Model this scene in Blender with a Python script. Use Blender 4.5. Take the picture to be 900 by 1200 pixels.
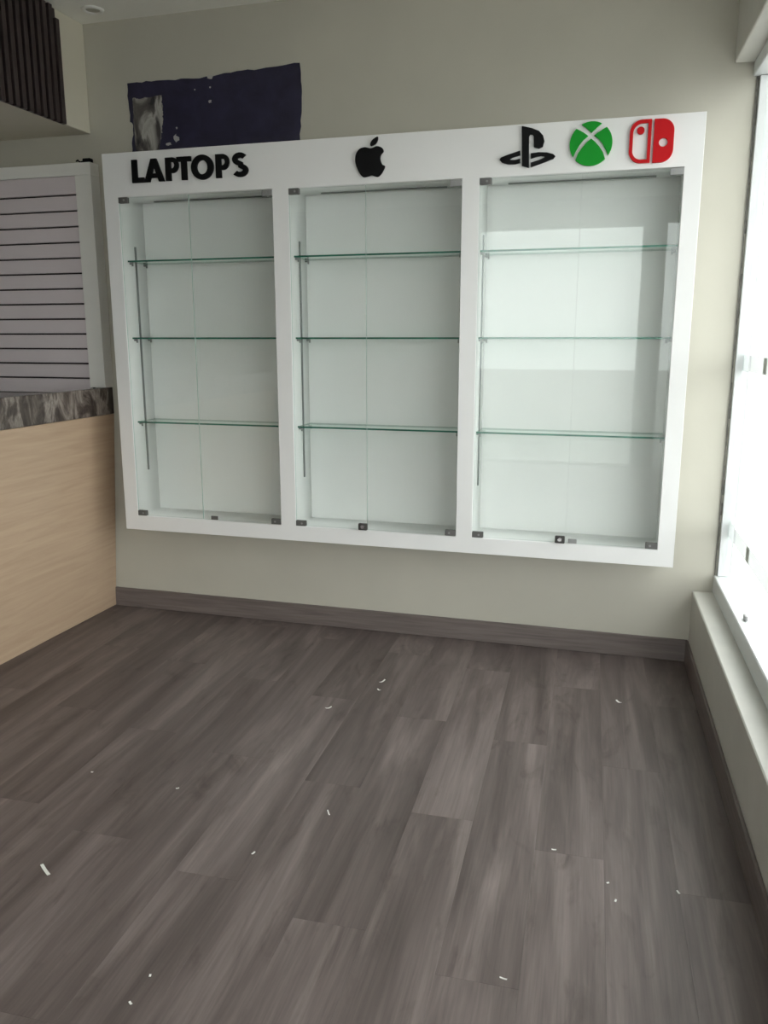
import bpy, bmesh, math, random
from mathutils import Vector, Matrix

# ------------------------------------------------------------------ clear
for o in list(bpy.data.objects):
    bpy.data.objects.remove(o, do_unlink=True)
scene = bpy.context.scene
COL = scene.collection
random.seed(7)

# ------------------------------------------------------------------ camera
YAW, PITCH, ROLL, FPX = math.radians(16.1172), math.radians(11.9678), math.radians(-0.0365), 965.65
fw = Vector((-math.sin(YAW) * math.cos(PITCH), math.cos(YAW) * math.cos(PITCH), -math.sin(PITCH)))
rt = Vector((math.cos(YAW), math.sin(YAW), 0))
up = rt.cross(fw)
rt2 = rt * math.cos(ROLL) + up * math.sin(ROLL)
up2 = up * math.cos(ROLL) - rt * math.sin(ROLL)
cam_d = bpy.data.cameras.new('camera')
cam = bpy.data.objects.new('camera', cam_d)
COL.objects.link(cam)
m = Matrix((rt2, up2, -fw)).transposed().to_4x4()
m.translation = Vector((0.0934, -3.9194, 1.5))
cam.matrix_world = m
cam_d.sensor_fit = 'HORIZONTAL'
cam_d.sensor_width = 36.0
cam_d.lens = FPX * 36.0 / 900.0
cam_d.clip_start = 0.02
scene.camera = cam

# ------------------------------------------------------------------ world, exposure
SKY = 3.0
world = bpy.data.worlds.new('world')
scene.world = world
world.use_nodes = True
bg = world.node_tree.nodes['Background']
bg.inputs['Color'].default_value = (0.985, 1.0, 0.985, 1)
bg.inputs['Strength'].default_value = SKY
vs = scene.view_settings
vs.view_transform = 'Standard'
vs.look = 'None'
vs.gamma = 1.0
vs.use_curve_mapping = False
vs.exposure = 0.76
scene.cycles.transparent_max_bounces = 32
scene.cycles.max_bounces = 14
scene.cycles.diffuse_bounces = 8
scene.cycles.sample_clamp_indirect = 10

# ------------------------------------------------------------------ constants (metres)
RA = math.radians(2.1368)            # the window wall is a touch off square
D = 0.23                             # cabinet depth
XL, XR, ZT, ZB = -2.3861, 0.3423, 2.3632, 0.5135
BAYS = [(-2.3106, -1.5038), (-1.4252, -0.6239), (-0.5483, 0.2729)]
OT, OB = ZT - 0.1994, ZB + 0.0754    # opening top and bottom
SHELF_Z = [1.8691, 1.4961, 1.0733]
ZCEIL = 3.023
XC = -2.637                          # counter front
BB = 0.108                           # baseboard height
YF = -6.6                            # front of the shop
XLEFT = -4.7


# ------------------------------------------------------------------ material helpers
def srgb(r, g, b):
    f = lambda c: c / 12.92 if c <= 0.04045 else ((c + 0.055) / 1.055) ** 2.4
    return (f(r / 255), f(g / 255), f(b / 255), 1)


class NT:
    def __init__(self, name):
        self.mat = bpy.data.materials.new(name)
        self.mat.use_nodes = True
        self.t = self.mat.node_tree
        self.p = self.t.nodes['Principled BSDF']
        self.out = self.t.nodes['Material Output']

    def n(self, kind, **kw):
        nd = self.t.nodes.new(kind)
        for k, v in kw.items():
            if k in nd.inputs:
                nd.inputs[k].default_value = v
            else:
                setattr(nd, k, v)
        return nd

    def l(self, a, b):
        self.t.links.new(a, b)

    def ramp(self, fac, stops):
        r = self.n('ShaderNodeValToRGB')
        while len(r.color_ramp.elements) < len(stops):
            r.color_ramp.elements.new(0.5)
        for e, (pos, c) in zip(r.color_ramp.elements, stops):
            e.position = pos
            e.color = c
        self.l(fac, r.inputs[0])
        return r.outputs[0]

    def math(self, op, a, b=None):
        nd = self.n('ShaderNodeMath', operation=op)
        for i, v in enumerate((a, b)):
            if v is None:
                continue
            if isinstance(v, (int, float)):
                nd.inputs[i].default_value = v
            else:
                self.l(v, nd.inputs[i])
        return nd.outputs[0]

    def mix(self, fac, a, b, blend='MIX'):
        nd = self.n('ShaderNodeMix', data_type='RGBA', blend_type=blend)
        for sock, v in ((nd.inputs[0], fac), (nd.inputs[6], a), (nd.inputs[7], b)):
            if isinstance(v, (int, float, tuple)):
                sock.default_value = v
            else:
                self.l(v, sock)
        return nd.outputs[2]

    def coords(self, kind='Object', scale=(1, 1, 1), rand=False):
        tc = self.n('ShaderNodeTexCoord')
        mp = self.n('ShaderNodeMapping')
        mp.inputs['Scale'].default_value = scale
        src = tc.outputs[kind]
        if rand:
            oi = self.n('ShaderNodeObjectInfo')
            va = self.n('ShaderNodeVectorMath', operation='MULTIPLY')
            va.inputs[1].default_value = (37.0, 53.0, 71.0)
            self.l(oi.outputs['Random'], va.inputs[0])
            vb = self.n('ShaderNodeVectorMath', operation='ADD')
            self.l(src, vb.inputs[0])
            self.l(va.outputs[0], vb.inputs[1])
            src = vb.outputs[0]
        self.l(src, mp.inputs[0])
        return mp.outputs[0]

    def noise(self, vec, scale=5, detail=4, rough=0.55, dist=0.0):
        nd = self.n('ShaderNodeTexNoise', Scale=scale, Detail=detail, Roughness=rough, Distortion=dist)
        self.l(vec, nd.inputs['Vector'])
        return nd.outputs[0]

    def bump(self, height, strength=0.1, dist=0.01):
        b = self.n('ShaderNodeBump', Strength=strength, Distance=dist)
        self.l(height, b.inputs['Height'])
        self.l(b.outputs[0], self.p.inputs['Normal'])


def plain(name, col, rough=0.5, metal=0.0, var=0.05, nscale=12, bump=0.0, spec=0.5, aniso=(1, 1, 1)):
    """colour with a little procedural mottling"""
    t = NT(name)
    v = t.coords('Object', aniso)
    nz = t.noise(v, nscale, 4)
    dark = tuple(c * (1 - var) for c in col[:3]) + (1,)
    lite = tuple(min(1, c * (1 + var)) for c in col[:3]) + (1,)
    t.l(t.ramp(nz, [(0.3, dark), (0.7, lite)]), t.p.inputs['Base Color'])
    t.p.inputs['Roughness'].default_value = rough
    t.p.inputs['Metallic'].default_value = metal
    t.p.inputs['Specular IOR Level'].default_value = spec
    if bump:
        t.bump(t.noise(v, nscale * 8, 3), bump, 0.002)
    return t.mat


def glass(name, tint, refl=0.045):
    """clear pane: straight-through transmission with Fresnel-like mirror on the outward side"""
    t = NT(name)
    t.t.nodes.remove(t.p)
    tr = t.n('ShaderNodeBsdfTransparent')
    tr.inputs[0].default_value = tint
    gl = t.n('ShaderNodeBsdfGlossy')
    gl.inputs['Roughness'].default_value = 0.015
    gl.inputs['Color'].default_value = (0.95, 1.0, 0.98, 1)
    lw = t.n('ShaderNodeLayerWeight')
    lw.inputs['Blend'].default_value = 0.5
    p5 = t.math('POWER', lw.outputs['Facing'], 5.0)
    fr = t.math('ADD', t.math('MULTIPLY', p5, 0.9), refl)
    ge = t.n('ShaderNodeNewGeometry')
    fr = t.math('MULTIPLY', fr, t.math('SUBTRACT', 1.0, ge.outputs['Backfacing']))
    mx = t.n('ShaderNodeMixShader')
    t.l(fr, mx.inputs[0])
    t.l(tr.outputs[0], mx.inputs[1])
    t.l(gl.outputs[0], mx.inputs[2])
    t.l(mx.outputs[0], t.out.inputs[0])
    return t.mat


def mat_floor():
    t = NT('grey_oak_vinyl')
    v1 = t.coords('Object', (7, 0.55, 1), True)
    v2 = t.coords('Object', (60, 1.6, 1), True)
    v3 = t.coords('Object', (9, 2.6, 1), True)
    broad = t.noise(v1, 1.6, 4, 0.6, 0.5)
    fine = t.noise(v2, 2.5, 5, 0.65, 0.2)
    c = t.ramp(broad, [(0.28, srgb(80, 71, 69)), (0.5, srgb(102, 92, 90)), (0.72, srgb(127, 117, 114))])
    f = t.ramp(fine, [(0.3, (0.72, 0.71, 0.70, 1)), (0.6, (1.05, 1.04, 1.03, 1))])
    c = t.mix(0.75, c, f, 'MULTIPLY')
    knots = t.noise(v3, 1.3, 5, 0.6, 1.0)
    k = t.ramp(knots, [(0.56, (1, 1, 1, 1)), (0.66, (0.78, 0.76, 0.75, 1)), (0.76, (0.5, 0.47, 0.46, 1))])
    c = t.mix(0.8, c, k, 'MULTIPLY')
    oi = t.n('ShaderNodeObjectInfo')
    tone = t.ramp(oi.outputs['Random'], [(0.0, (0.88, 0.87, 0.86, 1)), (0.6, (1.0, 0.99, 0.98, 1)), (1.0, (1.10, 1.10, 1.09, 1))])
    c = t.mix(1.0, c, tone, 'MULTIPLY')
    t.l(c, t.p.inputs['Base Color'])
    t.l(t.ramp(fine, [(0.2, (0.42,) * 3 + (1,)), (0.8, (0.56,) * 3 + (1,))]), t.p.inputs['Roughness'])
    t.bump(fine, 0.12, 0.002)
    return t.mat


def mat_wood(name, a, b, scale=(1, 1, 14), rough=0.45):
    t = NT(name)
    v = t.coords('Object', scale)
    nz = t.noise(v, 2.2, 6, 0.6, 0.6)
    t.l(t.ramp(nz, [(0.25, a), (0.75, b)]), t.p.inputs['Base Color'])
    t.p.inputs['Roughness'].default_value = rough
    t.bump(nz, 0.05, 0.002)
    return t.mat


def mat_marble():
    t = NT('dark_veined_marble')
    v = t.coords('Object', (5, 6.0, 2.6))
    n1 = t.noise(v, 1.3, 6, 0.6, 0.7)
    v2 = t.coords('Object', (4, 12.0, 6))
    n2 = t.noise(v2, 1.8, 8, 0.72, 0.8)
    c1 = t.ramp(n1, [(0.34, srgb(52, 45, 42)), (0.48, srgb(84, 75, 70)), (0.58, srgb(150, 140, 132)), (0.66, srgb(100, 91, 86))])
    c2 = t.ramp(n2, [(0.36, (0.45, 0.43, 0.42, 1)), (0.56, (1, 1, 1, 1))])
    t.l(t.mix(0.85, c1, c2, 'MULTIPLY'), t.p.inputs['Base Color'])
    t.p.inputs['Roughness'].default_value = 0.22
    return t.mat


def mat_patch():
    """old navy paint with a scraped, marbled corner and flecks of plaster"""
    t = NT('navy_paint')
    v = t.coords('Object', (1, 1, 1))
    sep = t.n('ShaderNodeSeparateXYZ')
    t.l(v, sep.inputs[0])
    n1 = t.noise(v, 9, 5, 0.6, 0.4)
    base = t.ramp(n1, [(0.3, srgb(24, 21, 46)), (0.7, srgb(42, 39, 66))])
    sv = t.coords('Object', (1.0, 1, 0.55))
    n2 = t.noise(sv, 9, 5, 0.55, 0.7)
    scr = t.ramp(n2, [(0.36, srgb(40, 36, 40)), (0.46, srgb(96, 92, 88)), (0.53, srgb(175, 172, 166)), (0.60, srgb(150, 147, 142)), (0.68, srgb(62, 58, 58))])
    # scraped zone: lower left corner (local origin is the patch's lower left)
    inx = t.math('LESS_THAN', t.math('ADD', sep.outputs[0], t.math('MULTIPLY', n1, 0.10)), 0.25)
    inz = t.math('LESS_THAN', t.math('ADD', sep.outputs[2], t.math('MULTIPLY', n1, 0.06)), 0.285)
    inl = t.math('GREATER_THAN', t.math('ADD', sep.outputs[0], t.math('MULTIPLY', n1, 0.03)), 0.055)
    zone = t.math('MULTIPLY', t.math('MULTIPLY', inx, inz), inl)
    c = t.mix(zone, base, scr)
    t.l(c, t.p.inputs['Base Color'])
    t.p.inputs['Roughness'].default_value = 0.55
    t.bump(n1, 0.2, 0.003)
    return t.mat


M = {}
M['wall'] = plain('beige_wall_paint', srgb(184, 181, 169), 0.6, var=0.03, nscale=3, bump=0.04)
M['bulk'] = plain('bulkhead_paint', srgb(208, 203, 187), 0.65, var=0.03, nscale=3)
M['wall_in'] = plain('room_wall_paint', srgb(128, 124, 116), 0.65, var=0.03, nscale=3)  # unseen left and front walls, kept darker to cut bounced light
M['ceil'] = plain('ceiling_paint', srgb(238, 237, 229), 0.8, var=0.02, nscale=4)
M['plinth'] = plain('grey_sill_wall_paint', srgb(196, 195, 188), 0.45, var=0.04, nscale=6)
M['white'] = plain('white_laminate', srgb(226, 226, 225), 0.32, var=0.015, nscale=5)
M['white2'] = plain('white_frame_paint', srgb(232, 231, 226), 0.45, var=0.02, nscale=5)
M['floor'] = mat_floor()
M['base'] = plain('floor_underlay', srgb(80, 73, 71), 0.9)
M['skirt'] = mat_wood('grey_brown_baseboard', srgb(88, 79, 76), srgb(122, 112, 108), (1.2, 1.2, 30), 0.45)
M['maple'] = mat_wood('pale_maple_laminate', srgb(172, 147, 123), srgb(190, 166, 141), (1, 1.0, 16), 0.42)
M['marble'] = mat_marble()
M['slat'] = plain('dark_brown_ribs', srgb(50, 41, 40), 0.5, var=0.15, nscale=10)
M['board'] = plain('grey_slatwall_board', srgb(214, 204, 207), 0.45, var=0.02, nscale=6)
M['groove'] = plain('dark_groove', srgb(34, 26, 30), 0.7)
M['black'] = plain('black_acrylic', srgb(14, 14, 15), 0.6, spec=0.15, var=0.1)
M['green'] = plain('green_acrylic', srgb(22, 140, 42), 0.6, spec=0.15, var=0.03)
M['red'] = plain('red_acrylic', srgb(182, 20, 26), 0.6, spec=0.15, var=0.03)
M['metal'] = plain('grey_metal', srgb(140, 140, 139), 0.4, 0.3, var=0.05)
M['dark_metal'] = plain('dark_metal', srgb(98, 97, 95), 0.45, 0.3, var=0.06)
M['chrome'] = plain('bright_lock_metal', srgb(225, 225, 225), 0.2, 0.9, var=0.02)
M['strip'] = plain('grey_strip_profile', srgb(118, 122, 120), 0.5, 0.0, var=0.04)
M['alu'] = plain('pale_aluminium', srgb(205, 208, 208), 0.4, 0.1, var=0.03)
M['lockbody'] = plain('black_lock_body', srgb(52, 50, 48), 0.4, var=0.05)
M['seal'] = plain('dark_sealant', srgb(105, 103, 97), 0.8, var=0.4, nscale=40)
M['glass'] = glass('door_glass', (0.972, 0.984, 0.976, 1), 0.052)
M['shelf'] = glass('shelf_glass', (0.93, 0.975, 0.955, 1), 0.05)
M['pane'] = glass('window_glass', (0.97, 0.985, 0.985, 1), 0.04)
M['edge'] = plain('green_glass_edge', srgb(48, 108, 92), 0.2, var=0.2, nscale=7)
M['edge2'] = plain('pale_glass_edge', srgb(176, 194, 186), 0.25, var=0.04)
M['paper'] = plain('white_scrap', srgb(225, 225, 220), 0.7)
M['patch'] = mat_patch()
def mat_film():
    t = NT('frosted_film')
    t.t.nodes.remove(t.p)
    tl = t.n('ShaderNodeBsdfTranslucent')
    tl.inputs[0].default_value = (0.55, 0.56, 0.56, 1)
    tr = t.n('ShaderNodeBsdfTransparent')
    mx = t.n('ShaderNodeMixShader')
    nz = t.noise(t.coords('Object'), 60, 2)
    t.l(t.ramp(nz, [(0.0, (0.1, 0.1, 0.1, 1)), (1.0, (0.2, 0.2, 0.2, 1))]), mx.inputs[0])
    t.l(tl.outputs[0], mx.inputs[1])
    t.l(tr.outputs[0], mx.inputs[2])
    t.l(mx.outputs[0], t.out.inputs[0])
    return t.mat
M['film'] = mat_film()
M['pave'] = plain('pale_pavement', srgb(158, 157, 154), 0.85, var=0.05, nscale=2)
M['fleck'] = plain('bare_plaster', srgb(176, 175, 172), 0.8)
M['lens'] = plain('frosted_lamp_lens', srgb(176, 174, 160), 0.5)


# ------------------------------------------------------------------ mesh helpers
def link(name, me, mat, parent=None):
    o = bpy.data.objects.new(name, me)
    COL.objects.link(o)
    if mat is not None:
        for mm in (mat if isinstance(mat, (list, tuple)) else [mat]):
            if me.materials.find(mm.name) < 0:
                me.materials.append(mm)
    if parent is not None:
        o.parent = parent
    return o


def bm_obj(name, bm, mat, parent=None, smooth=False):
    me = bpy.data.meshes.new(name)
    bmesh.ops.recalc_face_normals(bm, faces=bm.faces)
    bm.to_mesh(me)
    bm.free()
    if smooth:
        for p in me.polygons:
            p.use_smooth = True
    return link(name, me, mat, parent)


def add_box(bm, x0, x1, y0, y1, z0, z1, bev=0.0, seg=1):
    r = bmesh.ops.create_cube(bm, size=1)
    vs_ = r['verts']
    for v in vs_:
        v.co = Vector(((x0 + x1) / 2 + v.co.x * (x1 - x0), (y0 + y1) / 2 + v.co.y * (y1 - y0), (z0 + z1) / 2 + v.co.z * (z1 - z0)))
    if bev > 0:
        es = list({e for v in vs_ for e in v.link_edges})
        bmesh.ops.bevel(bm, geom=es, offset=bev, segments=seg, affect='EDGES', profile=0.5)


def box(name, x0, x1, y0, y1, z0, z1, mat, parent=None, bev=0.0, seg=1):
    bm = bmesh.new()
    add_box(bm, x0, x1, y0, y1, z0, z1, bev, seg)
    return bm_obj(name, bm, mat, parent)


def add_cyl(bm, p0, p1, r0, r1=None, n=16):
    p0, p1 = Vector(p0), Vector(p1)
    r1 = r0 if r1 is None else r1
    d = p1 - p0
    mt = Matrix.Translation((p0 + p1) / 2) @ d.to_track_quat('Z', 'Y').to_matrix().to_4x4()
    bmesh.ops.create_cone(bm, cap_ends=True, segments=n, radius1=r0, radius2=r1, depth=d.length, matrix=mt)


def cyl(name, p0, p1, r0, mat, parent=None, r1=None, n=16):
    bm = bmesh.new()
    add_cyl(bm, p0, p1, r0, r1, n)
    return bm_obj(name, bm, mat, parent)


def profile(name, loops, y_front, depth, mat, parent=None, bev=0.0, origin=(0, 0)):
    """closed loops (x, z) filled with holes, facing -y at y_front and reaching back by depth"""
    cu = bpy.data.curves.new(name, 'CURVE')
    cu.dimensions = '2D'
    cu.fill_mode = 'BOTH'
    cu.extrude = depth / 2 - bev
    cu.bevel_depth = bev
    cu.bevel_resolution = 0
    cu.offset = -bev
    for lp in loops:
        sp = cu.splines.new('POLY')
        sp.points.add(len(lp) - 1)
        for p, (x, z) in zip(sp.points, lp):
            p.co = (x - origin[0], z - origin[1], 0, 1)
        sp.use_cyclic_u = True
    tmp = bpy.data.objects.new(name + '_tmp', cu)
    COL.objects.link(tmp)
    dg = bpy.context.evaluated_depsgraph_get()
    me = bpy.data.meshes.new_from_object(tmp.evaluated_get(dg))
    bpy.data.objects.remove(tmp, do_unlink=True)
    bpy.data.curves.remove(cu)
    # curve plane XY, extruded along Z  ->  XZ plane facing -Y
    for v in me.vertices:
        x, y, z = v.co
        v.co = (x, y_front + depth / 2 - z, y)
    me.materials.clear()
    me.name = name
    o = link(name, me, mat, parent)
    o.location = (origin[0], 0, origin[1])
    return o


def empty(name, loc=(0, 0, 0), rz=0.0, size=0.1):
    o = bpy.data.objects.new(name, None)
    o.empty_display_size = size
    o.location = loc
    o.rotation_euler = (0, 0, rz)
    COL.objects.link(o)
    return o


def tag(o, label, cat=None, group=None, kind=None):
    o['label'] = label
    if cat:
        o['category'] = cat
    if group:
        o['group'] = group
    if kind:
        o['kind'] = kind
    return o


def struct(o, label):
    o['kind'] = 'structure'
    o['label'] = label
    return o


def arc(cx, cz, rx, rz, a0, a1, n=14):
    return [(cx + rx * math.cos(math.radians(a0 + (a1 - a0) * i / n)), cz + rz * math.sin(math.radians(a0 + (a1 - a0) * i / n))) for i in range(n + 1)]


def smooth_loop(pts, n=4):
    """Catmull-Rom through closed points"""
    out = []
    k = len(pts)
    for i in range(k):
        p0, p1, p2, p3 = (Vector(pts[(i + j - 1) % k]) for j in range(4))
        for s in range(n):
            t = s / n
            q = 0.5 * ((2 * p1) + (p2 - p0) * t + (2 * p0 - 5 * p1 + 4 * p2 - p3) * t * t + (3 * p1 - p0 - 3 * p2 + p3) * t ** 3)
            out.append((q.x, q.y))
    return out


# ================================================================== THE ROOM
# back wall, ceiling, far walls
struct(box('wall_back', XLEFT - 0.2, 0.575, 0.0, 0.15, 0.0, 3.2, M['wall']), 'beige painted wall behind the display cabinet')
struct(box('ceiling', XLEFT - 0.2, 1.3, YF - 0.3, -0.001, ZCEIL, ZCEIL + 0.12, M['ceil']), 'pale ceiling above the beige wall')
struct(box('wall_left', XLEFT - 0.15, XLEFT, YF, -0.001, 0.0, ZCEIL - 0.001, M['wall_in']), 'grey wall at the far left side of the shop')

# floor: underlay with single planks
fl = box('floor', XLEFT - 0.15, 0.95, YF - 0.1, 0.149, -0.06, -0.007, M['base'])
struct(fl, 'grey brown wood-look plank floor')
PW, PL_ = 0.20, 1.22
pm = bmesh.new()
g = 0.0001
add_box(pm, g, PW - g, g, PL_ - g, -0.0065, 0.0)
plank_me = bpy.data.meshes.new('plank')
es = [e for e in pm.edges if all(abs(v.co.z) < 1e-6 for v in e.verts)]
bmesh.ops.bevel(pm, geom=es, offset=0.0002, segments=1, affect='EDGES')
pm.to_mesh(plank_me)
pm.free()
plank_me.materials.append(M['floor'])
ca, sa = math.cos(RA), math.sin(RA)
row = 0
x = 0.052 + PW * 2
while x > -4.5:
    x -= PW
    off = (row * 0.4571 + 0.13) % 1.0
    y = -6.5 - off * PL_
    while y < 0.0:
        ya, yb = max(y, -6.5), min(y + PL_, 0.10)
        if yb - ya > 0.02:
            wx, wy = x * ca - ya * sa, x * sa + ya * ca
            if wx > -4.6 and wx + PW < 0.93:
                o = bpy.data.objects.new('plank', plank_me)
                COL.objects.link(o)
                o.parent = fl
                o.location = (wx, wy, 0)
                o.rotation_euler = (0, 0, RA)
                o.scale = (1, (yb - ya) / PL_, 1)
        y += PL_
    row += 1

# window wall: low sill wall, lintel above and an added blank stretch out of view as one wall with an opening
XP, XW = 0.4495, 0.5355
ys = -0.024
YW = -3.6                            # side window cut short here, out of view, to dim the left
bm = bmesh.new()
add_box(bm, XP, 0.64, YF + 0.1, ys, 0.0, 0.35, 0.004)
add_box(bm, XP, 0.64, YF + 0.1, ys, 2.59, ZCEIL - 0.002, 0.004)
add_box(bm, XP, 0.64, YF + 0.1, YW - 0.001, 0.3505, 2.5895)  # blank wall added past the window to hold back daylight
o = bm_obj('wall_right', bm, M['plinth'])
o.rotation_euler.z = RA
struct(o, 'low grey sill wall and lintel around the shop window')

w1 = empty('window_1', (0, 0, 0), RA)
struct(w1, 'bright floor-to-lintel shop window on the right')
box('sill_rail', XW, XW + 0.07, YW, ys, 0.3505, 0.432, M['alu'], w1, 0.004)
box('head_rail', XW - 0.012, XW + 0.07, YW, ys, 2.535, 2.5895, M['alu'], w1, 0.004)
bm = bmesh.new()
# uneven bead of sealant down the jamb
zz = 0.434
while zz < 2.53:
    h = random.uniform(0.03, 0.09)
    z1 = min(zz + h, 2.534)
    wdt = random.uniform(0.004, 0.011)
    add_box(bm, XW + 0.002, XW + 0.002 + wdt, ys - wdt * 0.6, ys, zz, z1)
    zz = z1
bm_obj('sealant_bead', bm, M['seal'], w1)
box('jamb', XW + 0.0135, XW + 0.07, ys - 0.02, ys, 0.4325, 2.5345, M['alu'], w1, 0.002)
PANE_Y = [ys - 0.02, -1.62, YW + 0.02]
for a, b in zip(PANE_Y[:-1], PANE_Y[1:]):
    box('glass_pane', XW + 0.040, XW + 0.046, b + 0.022, a - 0.002, 0.4325, 2.5345, M['pane'], w1)
    box('mullion', XW + 0.01, XW + 0.07, b - 0.02, b + 0.02, 0.4325, 2.5345, M['alu'], w1, 0.003)
for z in (0.655, 1.392):
    # frosted film stripe stuck to the outside of the glass, with a grey tab
    r = box('frosted_stripe', XW + 0.0465, XW + 0.0475, YW + 0.05, ys - 0.024, z - 0.034, z + 0.034, M['film'], w1)
    for yb in (-0.50, -2.1):
        box('grey_tab', XW + 0.0478, XW + 0.052, yb - 0.032, yb + 0.032, z - 0.030, z + 0.030, M['metal'], r, 0.001)
box('latch', XW + 0.028, XW + 0.039, -0.67, -0.63, 0.4325, 0.452, M['metal'], w1, 0.002)

# shop front behind the camera: glazed opening between piers
bm = bmesh.new()
add_box(bm, XLEFT, -1.66, YF - 0.15, YF, 0.0, ZCEIL - 0.002)
add_box(bm, 0.22, 0.44, YF - 0.15, YF, 0.0, ZCEIL - 0.002)
add_box(bm, -1.659, 0.219, YF - 0.15, YF, 2.75, ZCEIL - 0.002)
add_box(bm, 0.4401, 0.695, YF - 0.15, YF, 2.75, ZCEIL - 0.002)
struct(bm_obj('wall_front', bm, M['wall_in']), 'wall with a glazed shop front behind the viewer')
w2 = empty('window_2', (0, YF - 0.07, 0))
struct(w2, 'glazed shop front behind the viewer')
XS = [-1.66, 0.22]
for i, (a, b) in enumerate(zip(XS[:-1], XS[1:])):
    box('glass_pane', a + 0.0205, b - 0.0205, -0.003, 0.003, 0.0305, 2.7185, M['pane'], w2)
for xx in XS:
    box('mullion', max(xx - 0.02, -1.659), min(xx + 0.02, 0.2195), -0.03, 0.03, 0.0, 2.749, M['alu'], w2)
box('glass_pane', 0.46, 0.675, -0.003, 0.003, 0.05, 2.72, M['pane'], w2)
box('mullion', 0.4405, 0.46, -0.03, 0.03, 0.0, 2.749, M['alu'], w2)
box('mullion', 0.675, 0.695, -0.03, 0.03, 0.0, 2.749, M['alu'], w2)
for z in (0.0, 2.719):
    for a, b in zip(XS[:-1], XS[1:]):
        box('transom', a + 0.0205, b - 0.0205, -0.03, 0.03, z, z + 0.03, M['alu'], w2)

# pavement outside
bm = bmesh.new()
add_box(bm, 1.3, 40, -40, 30, -0.3, -0.12)
add_box(bm, -40, 1.299, -40, YF - 0.35, -0.3, -0.12)
struct(bm_obj('pavement', bm, M['pave']), 'pale pavement outside the shop windows')

# baseboards
o = box('baseboard_back', XC + 0.003, XP - 0.003, -0.012, -0.0005, 0.0005, BB, M['skirt'], None, 0.002)
struct(o, 'grey brown baseboard along the beige wall')
o = box('baseboard_right', XP - 0.0125, XP - 0.0005, YF + 0.2, -0.031, 0.0005, BB, M['skirt'], None, 0.002)
o.rotation_euler.z = RA
struct(o, 'grey brown baseboard along the low sill wall')

# bulkhead over the counter
o = box('bulkhead', XLEFT + 0.001, -2.595, -2.8, -0.001, 2.515, ZCEIL - 0.001, M['bulk'], None, 0.003)
struct(o, 'boxed-in bulkhead hanging from the ceiling over the counter')

# ================================================================== THINGS
# ------------------------------------------------------------------ ribbed panel on the bulkhead
rp = empty('ribbed_panel', (-2.594, -0.23, 2.515))
tag(rp, 'dark brown ribbed slat panel mounted on the bulkhead above the counter', 'wall panel')
box('backing', 0.0, 0.006, -2.4, 0.0, -0.005, 0.5, M['slat'], rp)
PITCH_R = 0.046
for k in range(52):
    y1 = -0.002 - k * PITCH_R
    top = 0.452 if k == 0 else 0.5
    box('slat', 0.0065, 0.030, y1 - 0.027, y1, -0.008, top, M['slat'], rp, 0.0015)

# ------------------------------------------------------------------ slatwall unit
SB = 1.2065                          # stands on the counter's work surface
sw = empty('slatwall_display', (0, 0, SB))
tag(sw, 'grey slatwall panel in a white frame behind the counter', 'slatwall')
SX0, SX1, SZ1, SY = -4.2, -2.561, 2.367, -0.075
box('frame_stile', SX1 - 0.094, SX1, SY, -0.001, 0.0322, SZ1 - 0.0605 - SB, M['white2'], sw, 0.0015)
box('frame_stile', SX0, SX0 + 0.094, SY, -0.001, 0.0, SZ1 - 0.0605 - SB, M['white2'], sw, 0.0015)
box('frame_rail', SX0, SX1, SY, -0.001, SZ1 - 0.06 - SB, SZ1 - SB, M['white2'], sw, 0.0015)
box('backing', SX0 + 0.095, SX1 - 0.095, SY + 0.026, SY + 0.046, 0.0, SZ1 - 0.061 - SB, M['groove'], sw)
edges = [SZ1 - 0.061] + [2.215 - k * 0.0774 for k in range(13)] + [SB + 0.001]
for a, b in zip(edges[:-1], edges[1:]):
    top = a - (0.0042 if a < 2.3 else 0.0)
    bot = b + (0.0042 if b > 1.25 else 0.0)
    box('board', SX0 + 0.0945, SX1 - 0.0945, SY + 0.006, SY + 0.0255, bot - SB, top - SB, M['board'], sw, 0.0015)

# black cable clip on top of the slatwall frame
cc = empty('cable_clip', (-2.615, -0.045, 2.367))
tag(cc, 'small black cable clip lying on top of the white slatwall frame', 'clip')
box('clip_body', 0.0, 0.045, -0.015, 0.015, 0.0, 0.022, M['black'], cc, 0.003)
bm = bmesh.new()
pts = [(0.0, 0, 0.012), (-0.02, -0.004, 0.006), (-0.035, 0.0, 0.018), (-0.048, 0.004, 0.014)]
for a, b in zip(pts[:-1], pts[1:]):
    add_cyl(bm, a, b, 0.0035, n=8)
bm_obj('cable_stub', bm, M['black'], cc)

# ------------------------------------------------------------------ counter
ct = empty('service_counter', (XC, -0.004, 0))
tag(ct, 'pale maple laminate counter running along the left side', 'counter')
fp = box('front_panel', -0.018, 0.0, -2.6, 0.0, 0.0015, 1.094, M['maple'], ct, 0.001)
for v in fp.data.vertices:           # the front leans out towards the worktop
    v.co.x += 0.070 * v.co.z / 1.094
box('end_panel', -0.70, -0.0185, -2.6, -2.582, 0.0015, 1.094, M['maple'], ct, 0.001)
box('carcass', -0.69, -0.019, -2.58, 0.0, 0.0015, 1.093, M['maple'], ct)
bm = bmesh.new()
add_box(bm, -0.72, 0.0469, -2.62, 0.0, 0.0, 0.110, 0.0)          # work surface
add_box(bm, 0.047, 0.072, -2.62, 0.0, 0.0, 0.142, 0.003, 2)    # thick front edge
o = bm_obj('countertop', bm, M['marble'])
o.location = (XC, -0.004, 1.0955)
tag(o, 'thick dark marble-look countertop with pale veins on the maple counter', 'countertop')

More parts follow.
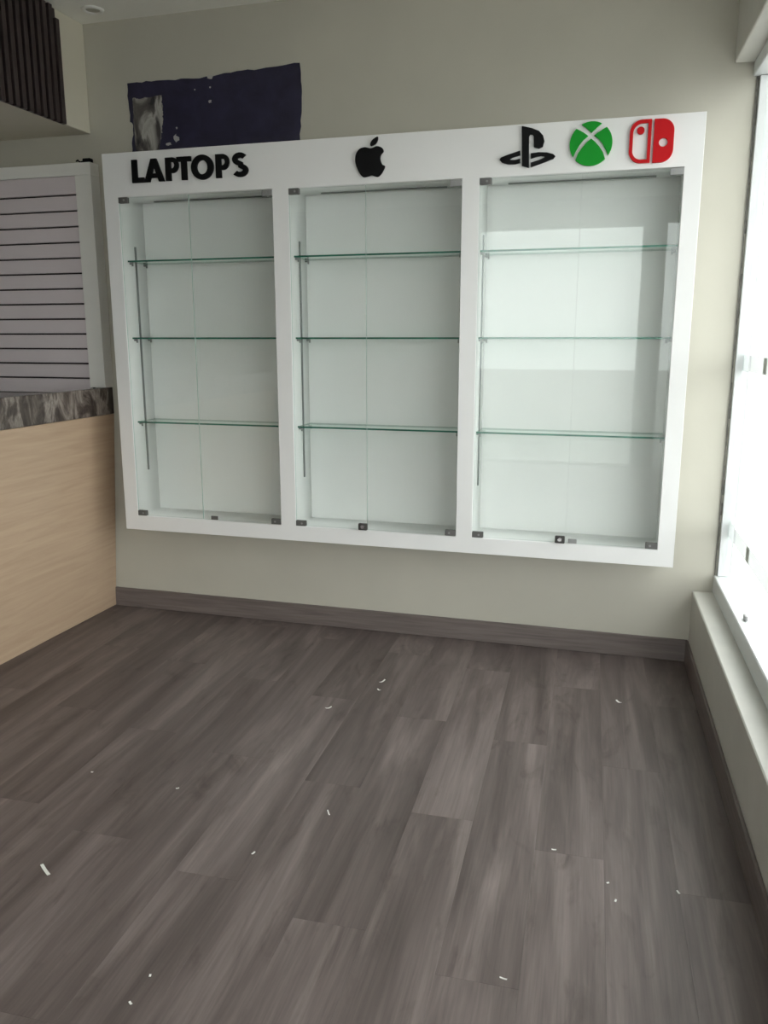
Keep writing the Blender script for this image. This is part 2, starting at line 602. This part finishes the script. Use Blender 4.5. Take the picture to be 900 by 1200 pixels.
# ------------------------------------------------------------------ navy paint patch left on the wall
rnd = random.Random(3)
def wob(p, q, n, amp):
    return [(p[0] + (q[0] - p[0]) * i / n + (rnd.uniform(-amp, amp) if 0 < i < n else 0), p[1] + (q[1] - p[1]) * i / n + (rnd.uniform(-amp, amp) if 0 < i < n else 0)) for i in range(n)]
cor = [(-2.365, 2.735), (-2.20, 2.735), (-2.0, 2.728), (-1.80, 2.738), (-1.62, 2.745), (-1.446, 2.752), (-1.440, 2.60), (-1.452, 2.41), (-1.80, 2.41), (-2.36, 2.41), (-2.345, 2.54), (-2.362, 2.56)]
lp = []
for i in range(len(cor)):
    lp += wob(cor[i], cor[(i + 1) % len(cor)], 6, 0.004)
o = profile('paint_patch', [lp], -0.0025, 0.002, M['patch'], None, 0.0, origin=(-2.38, 2.41))
tag(o, 'leftover navy blue paint patch with a scraped corner above the cabinet', 'paint patch')

# flecks where the paint has come off down to the plaster
patch = o
for fx, fz, ra_, rb_ in ((-1.910, 2.728, 0.020, 0.011), (-1.912, 2.683, 0.007, 0.006), (-1.915, 2.619, 0.011, 0.012), (-1.995, 2.678, 0.006, 0.006),
                         (-2.102, 2.511, 0.007, 0.007), (-2.105, 2.465, 0.020, 0.024), (-2.150, 2.440, 0.022, 0.010)):
    lp = [(x_ + rnd.uniform(-0.28, 0.28) * ra_, z_ + rnd.uniform(-0.28, 0.28) * rb_) for x_, z_ in arc(fx, fz, ra_ * 0.72, rb_ * 0.72, 0, 330, 11)]
    f = profile('plaster_fleck', [[(x_ + 2.38, z_ - 2.41) for x_, z_ in lp]], -0.0033, 0.0006, M['fleck'], patch)
# ------------------------------------------------------------------ ceiling downlight
dl = empty('ceiling_downlight', (-2.43, -0.155, ZCEIL))
tag(dl, 'small round recessed spotlight in the ceiling by the bulkhead', 'ceiling light')
bm = bmesh.new()
prof = [(0.034, 0.0), (0.052, 0.0), (0.050, -0.007), (0.040, -0.010), (0.033, -0.004)]
rings = []
for (r, z) in prof:
    rings.append([bm.verts.new((r * math.cos(2 * math.pi * i / 28), r * math.sin(2 * math.pi * i / 28), z - 0.0005)) for i in range(28)])
for a in range(len(rings)):
    A, B = rings[a], rings[(a + 1) % len(rings)]
    for i in range(28):
        bm.faces.new((A[i], A[(i + 1) % 28], B[(i + 1) % 28], B[i]))
bm_obj('trim_ring', bm, M['white2'], dl, True)
cyl('lamp_lens', (0, 0, -0.0005), (0, 0, -0.0035), 0.0325, M['lens'], dl, n=28)

# ------------------------------------------------------------------ display cabinet
cab = empty('display_cabinet', (0, 0, ZB))
tag(cab, 'large white wall-mounted display cabinet with three glazed bays', 'cabinet')
rect = lambda a, b, c, d: [(a, c), (b, c), (b, d), (a, d)]
loops = [rect(XL, XR, ZB, ZT)] + [rect(a, b, OB, OT) for a, b in BAYS]
carc = profile('carcass', loops, -D, D - 0.0125, M['white'], cab, 0.0012)
carc.location = (0, 0, -ZB)
box('back_panel', XL + 0.004, XR - 0.004, -0.0122, -0.0008, 0.004, ZT - ZB - 0.004, M['white'], cab)


def pane_mesh(name, x0, x1, y0, y1, z0, z1, mats, parent, face_axis):
    """glass sheet whose thin edges carry the edge material"""
    bm = bmesh.new()
    add_box(bm, x0, x1, y0, y1, z0, z1)
    bm.normal_update()
    for f in bm.faces:
        f.material_index = 0 if abs(f.normal[face_axis]) > 0.9 else 1
    me = bpy.data.meshes.new(name)
    bm.to_mesh(me)
    bm.free()
    for mm in mats:
        me.materials.append(mm)
    return link(name, me, None, parent)


SPLIT = [-1.934, -1.058, -0.122]
YD0, YD1 = -0.2255, -0.2205          # glass doors, just inside the face
for bi, ((a, b), sx) in enumerate(zip(BAYS, SPLIT)):
    # strip profiles: down the left side and across the ceiling of the bay
    box('light_strip', a + 0.0003, a + 0.006, -0.116, -0.104, 0.815 - ZB, 1.944 - ZB, M['strip'], cab, 0.001)
    box('light_strip', a + 0.10, b - 0.10, -0.073, -0.061, OT - 0.006 - ZB, OT - 0.0003 - ZB, M['strip'], cab, 0.001)
    for z in SHELF_Z:
        s = pane_mesh('glass_shelf', a + 0.0015, b - 0.0015, -0.182, -0.0135, z - 0.004 - ZB, z + 0.004 - ZB, (M['shelf'], M['edge']), cab, 2)
        for sx_, sg in ((a, 1), (b, -1)):
            for yy in (-0.163, -0.035):
                bm = bmesh.new()
                add_cyl(bm, (sx_ + sg * 0.0003, yy, z - 0.0092 - ZB), (sx_ + sg * 0.016, yy, z - 0.0092 - ZB), 0.0048, n=10)
                add_box(bm, sx_ + sg * 0.016 - 0.003, sx_ + sg * 0.016 + 0.003, yy - 0.004, yy + 0.004, z - 0.022 - ZB, z - 0.0045 - ZB)
                bm_obj('shelf_peg', bm, M['metal'], s)
    for k, (x0, x1) in enumerate(((a + 0.002, sx - 0.001), (sx + 0.001, b - 0.002))):
        d = pane_mesh('glass_door', x0, x1, YD0, YD1, OB + 0.004 - ZB, OT - 0.004 - ZB, (M['glass'], M['edge2']), cab, 1)
        hx = x0 if k == 0 else x1
        sg = 1 if k == 0 else -1
        for hz, sz in ((OB + 0.002, 1), (OT - 0.002, -1)):
            xa, xb = sorted((hx - sg * 0.001, hx + sg * 0.050))
            za, zb = sorted((hz, hz + sz * 0.027))
            bm = bmesh.new()
            add_box(bm, xa, xb, YD0 - 0.006, YD0 - 0.0002, za - ZB, zb - ZB, 0.0015)
            add_box(bm, xa, xb, YD1 + 0.0002, YD1 + 0.006, za - ZB, zb - ZB, 0.0015)
            h = bm_obj('hinge', bm, M['dark_metal'] if sz > 0 or k == 0 else M['metal'], d)  # top right hinges lighter: a reflection put into the metal colour
            cyl('hinge_screw', (hx + sg * 0.030, YD0 - 0.0062, (za + zb) / 2 - ZB), (hx + sg * 0.030, YD0 - 0.0075, (za + zb) / 2 - ZB), 0.005, M['metal'], None, n=12).parent = d
        if (bi in (1, 2)) and k == 0:
            xl = x1 - 0.046 if bi == 2 else x1 - 0.040
            lk = box('lock', xl, xl + 0.044, YD0 - 0.018, YD0 - 0.0002, OB + 0.003 - ZB, OB + 0.036 - ZB, M['lockbody'], d, 0.003)
            cyl('lock_cylinder', (xl + 0.022, YD0 - 0.0181, OB + 0.021 - ZB), (xl + 0.022, YD0 - 0.023, OB + 0.021 - ZB), 0.009, M['chrome'], d, n=18)
        if (bi in (0, 2)) and k == 1:
            xl = x0 + (0.045 if bi == 0 else 0.010)
            box('strike_plate', xl, xl + 0.038, YD0 - 0.006, YD0 - 0.0002, OB + 0.004 - ZB, OB + 0.024 - ZB, M['dark_metal'] if bi == 0 else M['metal'], d, 0.0015)

# ------------------------------------------------------------------ raised lettering: LAPTOPS
SGD = 0.012
YS = -D - 0.0003 - SGD
ls = empty('lettering_sign', (-2.22, -D, 2.222))
tag(ls, 'raised black letters reading LAPTOPS on the white cabinet header', 'sign')
UX, UZ = 0.604 / 4.93, 0.103


def letter(loops, dz=0.0):
    o = profile('letter', [[(x_ * UX, z_ * UZ + dz) for x_, z_ in lp_] for lp_ in loops], YS + D, SGD, M['black'], ls, 0.0008)
    return o


def stroke(pts, w):
    L_, R_ = [], []
    for i, p in enumerate(pts):
        q0 = Vector(pts[max(i - 1, 0)])
        q1 = Vector(pts[min(i + 1, len(pts) - 1)])
        d_ = (q1 - q0)
        n_ = Vector((-d_.y, d_.x * 1.0)).normalized()
        ww = w(i / (len(pts) - 1)) if callable(w) else w
        L_.append((p[0] + n_.x * ww / 2, p[1] + n_.y * ww / 2))
        R_.append((p[0] - n_.x * ww / 2, p[1] - n_.y * ww / 2))
    return L_ + R_[::-1]


letter([[(0, 0), (0.52, 0), (0.52, 0.22), (0.235, 0.22), (0.235, 1), (0, 1)]])
letter([[(0.53, 0), (0.77, 0), (0.825, 0.17), (1.115, 0.17), (1.17, 0), (1.41, 0), (1.09, 1), (0.85, 1)], [(0.885, 0.36), (1.055, 0.36), (0.97, 0.66)]])
def P(x0):
    out = [(x0, 0), (x0 + 0.235, 0), (x0 + 0.235, 0.33), (x0 + 0.30, 0.33)] + arc(x0 + 0.30, 0.665, 0.27, 0.335, -90, 90, 18) + [(x0, 1)]
    inn = [(x0 + 0.235, 0.53), (x0 + 0.29, 0.53)] + arc(x0 + 0.29, 0.665, 0.10, 0.135, -90, 90, 12) + [(x0 + 0.235, 0.80)]
    return [out, inn]
letter(P(1.47))
letter([[(2.15, 0), (2.385, 0), (2.385, 0.79), (2.57, 0.79), (2.57, 1), (1.965, 1), (1.965, 0.79), (2.15, 0.79)]])
letter([arc(3.04, 0.5, 0.47, 0.53, 0, 352.8, 49), arc(3.04, 0.5, 0.225, 0.30, 0, 350, 35)])
letter(P(3.60))
sp = arc(4.60, 0.745, 0.20, 0.165, 30, 265, 20)[:-1] + [(4.62, 0.555)] + arc(4.60, 0.27, 0.225, 0.17, 80, -150, 20)
letter([stroke([(a_, b_) for a_, b_ in sp], 0.215)])

# ------------------------------------------------------------------ emblems on the header
APPLE = [(-1.057, 2.313), (-1.079, 2.308), (-1.095, 2.291), (-1.101, 2.267), (-1.097, 2.242), (-1.085, 2.214), (-1.07, 2.194), (-1.058, 2.19), (-1.041, 2.193), (-1.026, 2.196), (-1.011, 2.191), (-0.997, 2.189), (-0.983, 2.199), (-0.972, 2.215), (-0.965, 2.231), (-0.976, 2.237), (-0.984, 2.25), (-0.987, 2.265), (-0.983, 2.279), (-0.972, 2.291), (-0.976, 2.304), (-0.987, 2.311), (-1.003, 2.314), (-1.018, 2.309), (-1.03, 2.307), (-1.042, 2.31)]
LEAF = [(-1.03, 2.317), (-1.03, 2.329), (-1.02, 2.342), (-1.006, 2.35), (-0.997, 2.352), (-0.998, 2.34), (-1.006, 2.326), (-1.018, 2.319)]
ZE = 0.006  # the whole row sits a few millimetres clear of the opening
def emblem(name, loc, label):
    e = empty(name, loc)
    tag(e, label, 'emblem', 'brand emblems on the cabinet header')
    return e
def piece(name, loops, mat, parent, bev=0.0008):
    ox, oy, oz = parent.location
    return profile(name, [[(x_ - ox, z_ - oz) for x_, z_ in lp_] for lp_ in loops], YS - oy, SGD, mat, parent, bev)

e = emblem('fruit_emblem', (-1.03, -D, 2.19), 'black apple silhouette emblem with a bite, above the middle bay')
piece('fruit_body', [smooth_loop(APPLE, 4)], M['black'], e)
piece('leaf', [smooth_loop(LEAF, 4)], M['black'], e, 0.0005)

PSP = [(-0.375, 2.363), (-0.333, 2.351), (-0.304, 2.338), (-0.287, 2.319), (-0.281, 2.296), (-0.287, 2.274), (-0.303, 2.267), (-0.323, 2.274), (-0.325, 2.317), (-0.33, 2.325), (-0.341, 2.327), (-0.345, 2.319), (-0.341, 2.191), (-0.37, 2.2)]
PSL = [(-0.38, 2.263), (-0.434, 2.248), (-0.459, 2.239), (-0.464, 2.23), (-0.454, 2.218), (-0.428, 2.21), (-0.4, 2.209), (-0.378, 2.213), (-0.379, 2.23), (-0.4, 2.226), (-0.417, 2.227), (-0.421, 2.231), (-0.412, 2.236), (-0.379, 2.245)]
PSR = [(-0.335, 2.249), (-0.303, 2.252), (-0.268, 2.249), (-0.243, 2.241), (-0.234, 2.232), (-0.242, 2.222), (-0.274, 2.211), (-0.333, 2.193), (-0.334, 2.211), (-0.296, 2.222), (-0.278, 2.229), (-0.28, 2.234), (-0.293, 2.236), (-0.311, 2.234), (-0.334, 2.228)]
fix = lambda L_: [(x_, 2.19 + (z_ - 2.19) * 0.955) for x_, z_ in L_]
e = emblem('letter_emblem', (-0.355, -D, 2.19), 'black emblem of an upright P crossing a flat S')
piece('upright_letter', [fix(PSP)], M['black'], e)
piece('left_wing', [fix(PSL)], M['black'], e)
piece('right_wing', [fix(PSR)], M['black'], e)

e = emblem('round_emblem', (-0.0935, -D, 2.186), 'green round emblem split by a white cross')
cx, cz, R = -0.0935, 2.2695, 0.0845
def circ(pts):
    return [(cx + u * R, cz + v * R) for u, v in pts]
cs = lambda a0, a1, n=16: [(math.cos(math.radians(a0 + (a1 - a0) * i / n)), math.sin(math.radians(a0 + (a1 - a0) * i / n))) for i in range(n + 1)]
left = cs(135, 215, 20) + [(-0.72, -0.34), (-0.55, -0.04), (-0.36, 0.19), (-0.14, 0.36), (-0.33, 0.50), (-0.53, 0.62)]
right = [(-u, v) for u, v in left][::-1]
bot = cs(226, 314, 20) + [(0.59, -0.42), (0.40, -0.15), (0.19, 0.08), (0.0, 0.23), (-0.19, 0.08), (-0.40, -0.15), (-0.59, -0.42)]
top = cs(62, 118, 14) + [(-0.28, 0.74), (-0.12, 0.60), (0.0, 0.49), (0.12, 0.60), (0.28, 0.74)]
for lp_ in (left, right, bot, top):
    piece('disc_segment', [circ(lp_)], M['green'], e)

e = emblem('controller_emblem', (0.14, -D, 2.184), 'red emblem of two upright controller halves')
def half(x0, x1, z0, z1, r, side):
    if side < 0:
        return [(x1, z0), (x1, z1)] + arc(x0 + r, z1 - r, r, r, 90, 180, 12) + arc(x0 + r, z0 + r, r, r, 180, 270, 12)
    return [(x0, z1), (x0, z0)] + arc(x1 - r, z0 + r, r, r, -90, 0, 12) + arc(x1 - r, z1 - r, r, r, 0, 90, 12)
piece('left_outline', [half(0.0565, 0.1395, 2.1845, 2.3475, 0.047, -1), half(0.0700, 0.1265, 2.198, 2.334, 0.034, -1)], M['red'], e)
piece('stick_dot', [arc(0.0985, 2.307, 0.0145, 0.0145, 0, 345, 23)], M['red'], e)
piece('right_half', [half(0.1490, 0.2260, 2.1835, 2.3465, 0.047, 1), arc(0.1865, 2.258, 0.0165, 0.0165, 0, 345, 23)], M['red'], e)

# ------------------------------------------------------------------ scraps on the floor
def scrap(x_, y_, ln, wd, ang, label, curl=0.004):
    bm = bmesh.new()
    n = 5
    top_, und = [], []
    for i in range(n + 1):
        s = i / n - 0.5
        z_ = curl * (4 * s * s) + 0.0012
        top_.append([bm.verts.new((s * ln, w_ * wd / 2, z_)) for w_ in (-1, 1)])
        und.append([bm.verts.new((s * ln, w_ * wd / 2, z_ - 0.001)) for w_ in (-1, 1)])
    for i in range(n):
        bm.faces.new((top_[i][0], top_[i + 1][0], top_[i + 1][1], top_[i][1]))
        bm.faces.new((und[i][1], und[i + 1][1], und[i + 1][0], und[i][0]))
        for w_ in (0, 1):
            bm.faces.new((top_[i][w_], top_[i + 1][w_], und[i + 1][w_], und[i][w_]))
    for i in (0, n):
        bm.faces.new((top_[i][0], top_[i][1], und[i][1], und[i][0]))
    o = bm_obj('paper_scrap', bm, M['paper'])
    o.location = (x_, y_, 0.0002)
    o.rotation_euler.z = math.radians(ang)
    return tag(o, label, 'scrap', 'white scraps littering the plank floor')
scrap(-1.428, -2.167, 0.062, 0.009, -34, 'longest white scrap on the floor, nearest the left edge of the photo', 0.002)
scrap(-1.006, -0.943, 0.028, 0.007, 46, 'white curl on the floor below the gap between left and middle bays')
scrap(-0.867, -0.625, 0.038, 0.007, 67, 'white scrap on the floor nearest the baseboard below the middle bay')
scrap(-0.855, -0.715, 0.018, 0.006, -20, 'white flake just in front of the scrap nearest the back baseboard')
scrap(0.146, -0.553, 0.030, 0.008, -47, 'white flake on the floor nearest the right corner of the room')
scrap(-0.744, -1.667, 0.030, 0.004, -59, 'thin white sliver on the floor near the middle of the room', 0.002)
scrap(-0.104, -2.212, 0.018, 0.004, -10, 'white sliver on the floor closest to the viewer, right of centre', 0.001)
tiny = [
    (-1.632, -1.657, 'tiny white speck on the floor, upper one of the left side specks'),
    (-1.288, -1.669, 'tiny white speck on the floor between the left specks and the middle sliver'),
    (-0.887, -1.928, 'tiny white speck on the floor left of centre, in front of the thin middle sliver'),
    (-0.920, -2.438, 'farther of two tiny white specks near the bottom left of the floor'),
    (-0.918, -2.524, 'nearer of two tiny white specks near the bottom left of the floor'),
    (-0.030, -1.664, 'tiny white speck on the floor right of centre, left of the close pair'),
    (0.128, -1.778, 'farther of two tiny white specks close together on the right planks'),
    (0.150, -1.850, 'nearer of two tiny white specks close together on the right planks'),
    (0.316, -1.766, 'tiny white speck on the floor nearest the low sill wall'),
]
for i, (x_, y_, lab) in enumerate(tiny):
    scrap(x_, y_, 0.008 + 0.003 * (i % 3), 0.005, 37 * i, lab, 0.001)
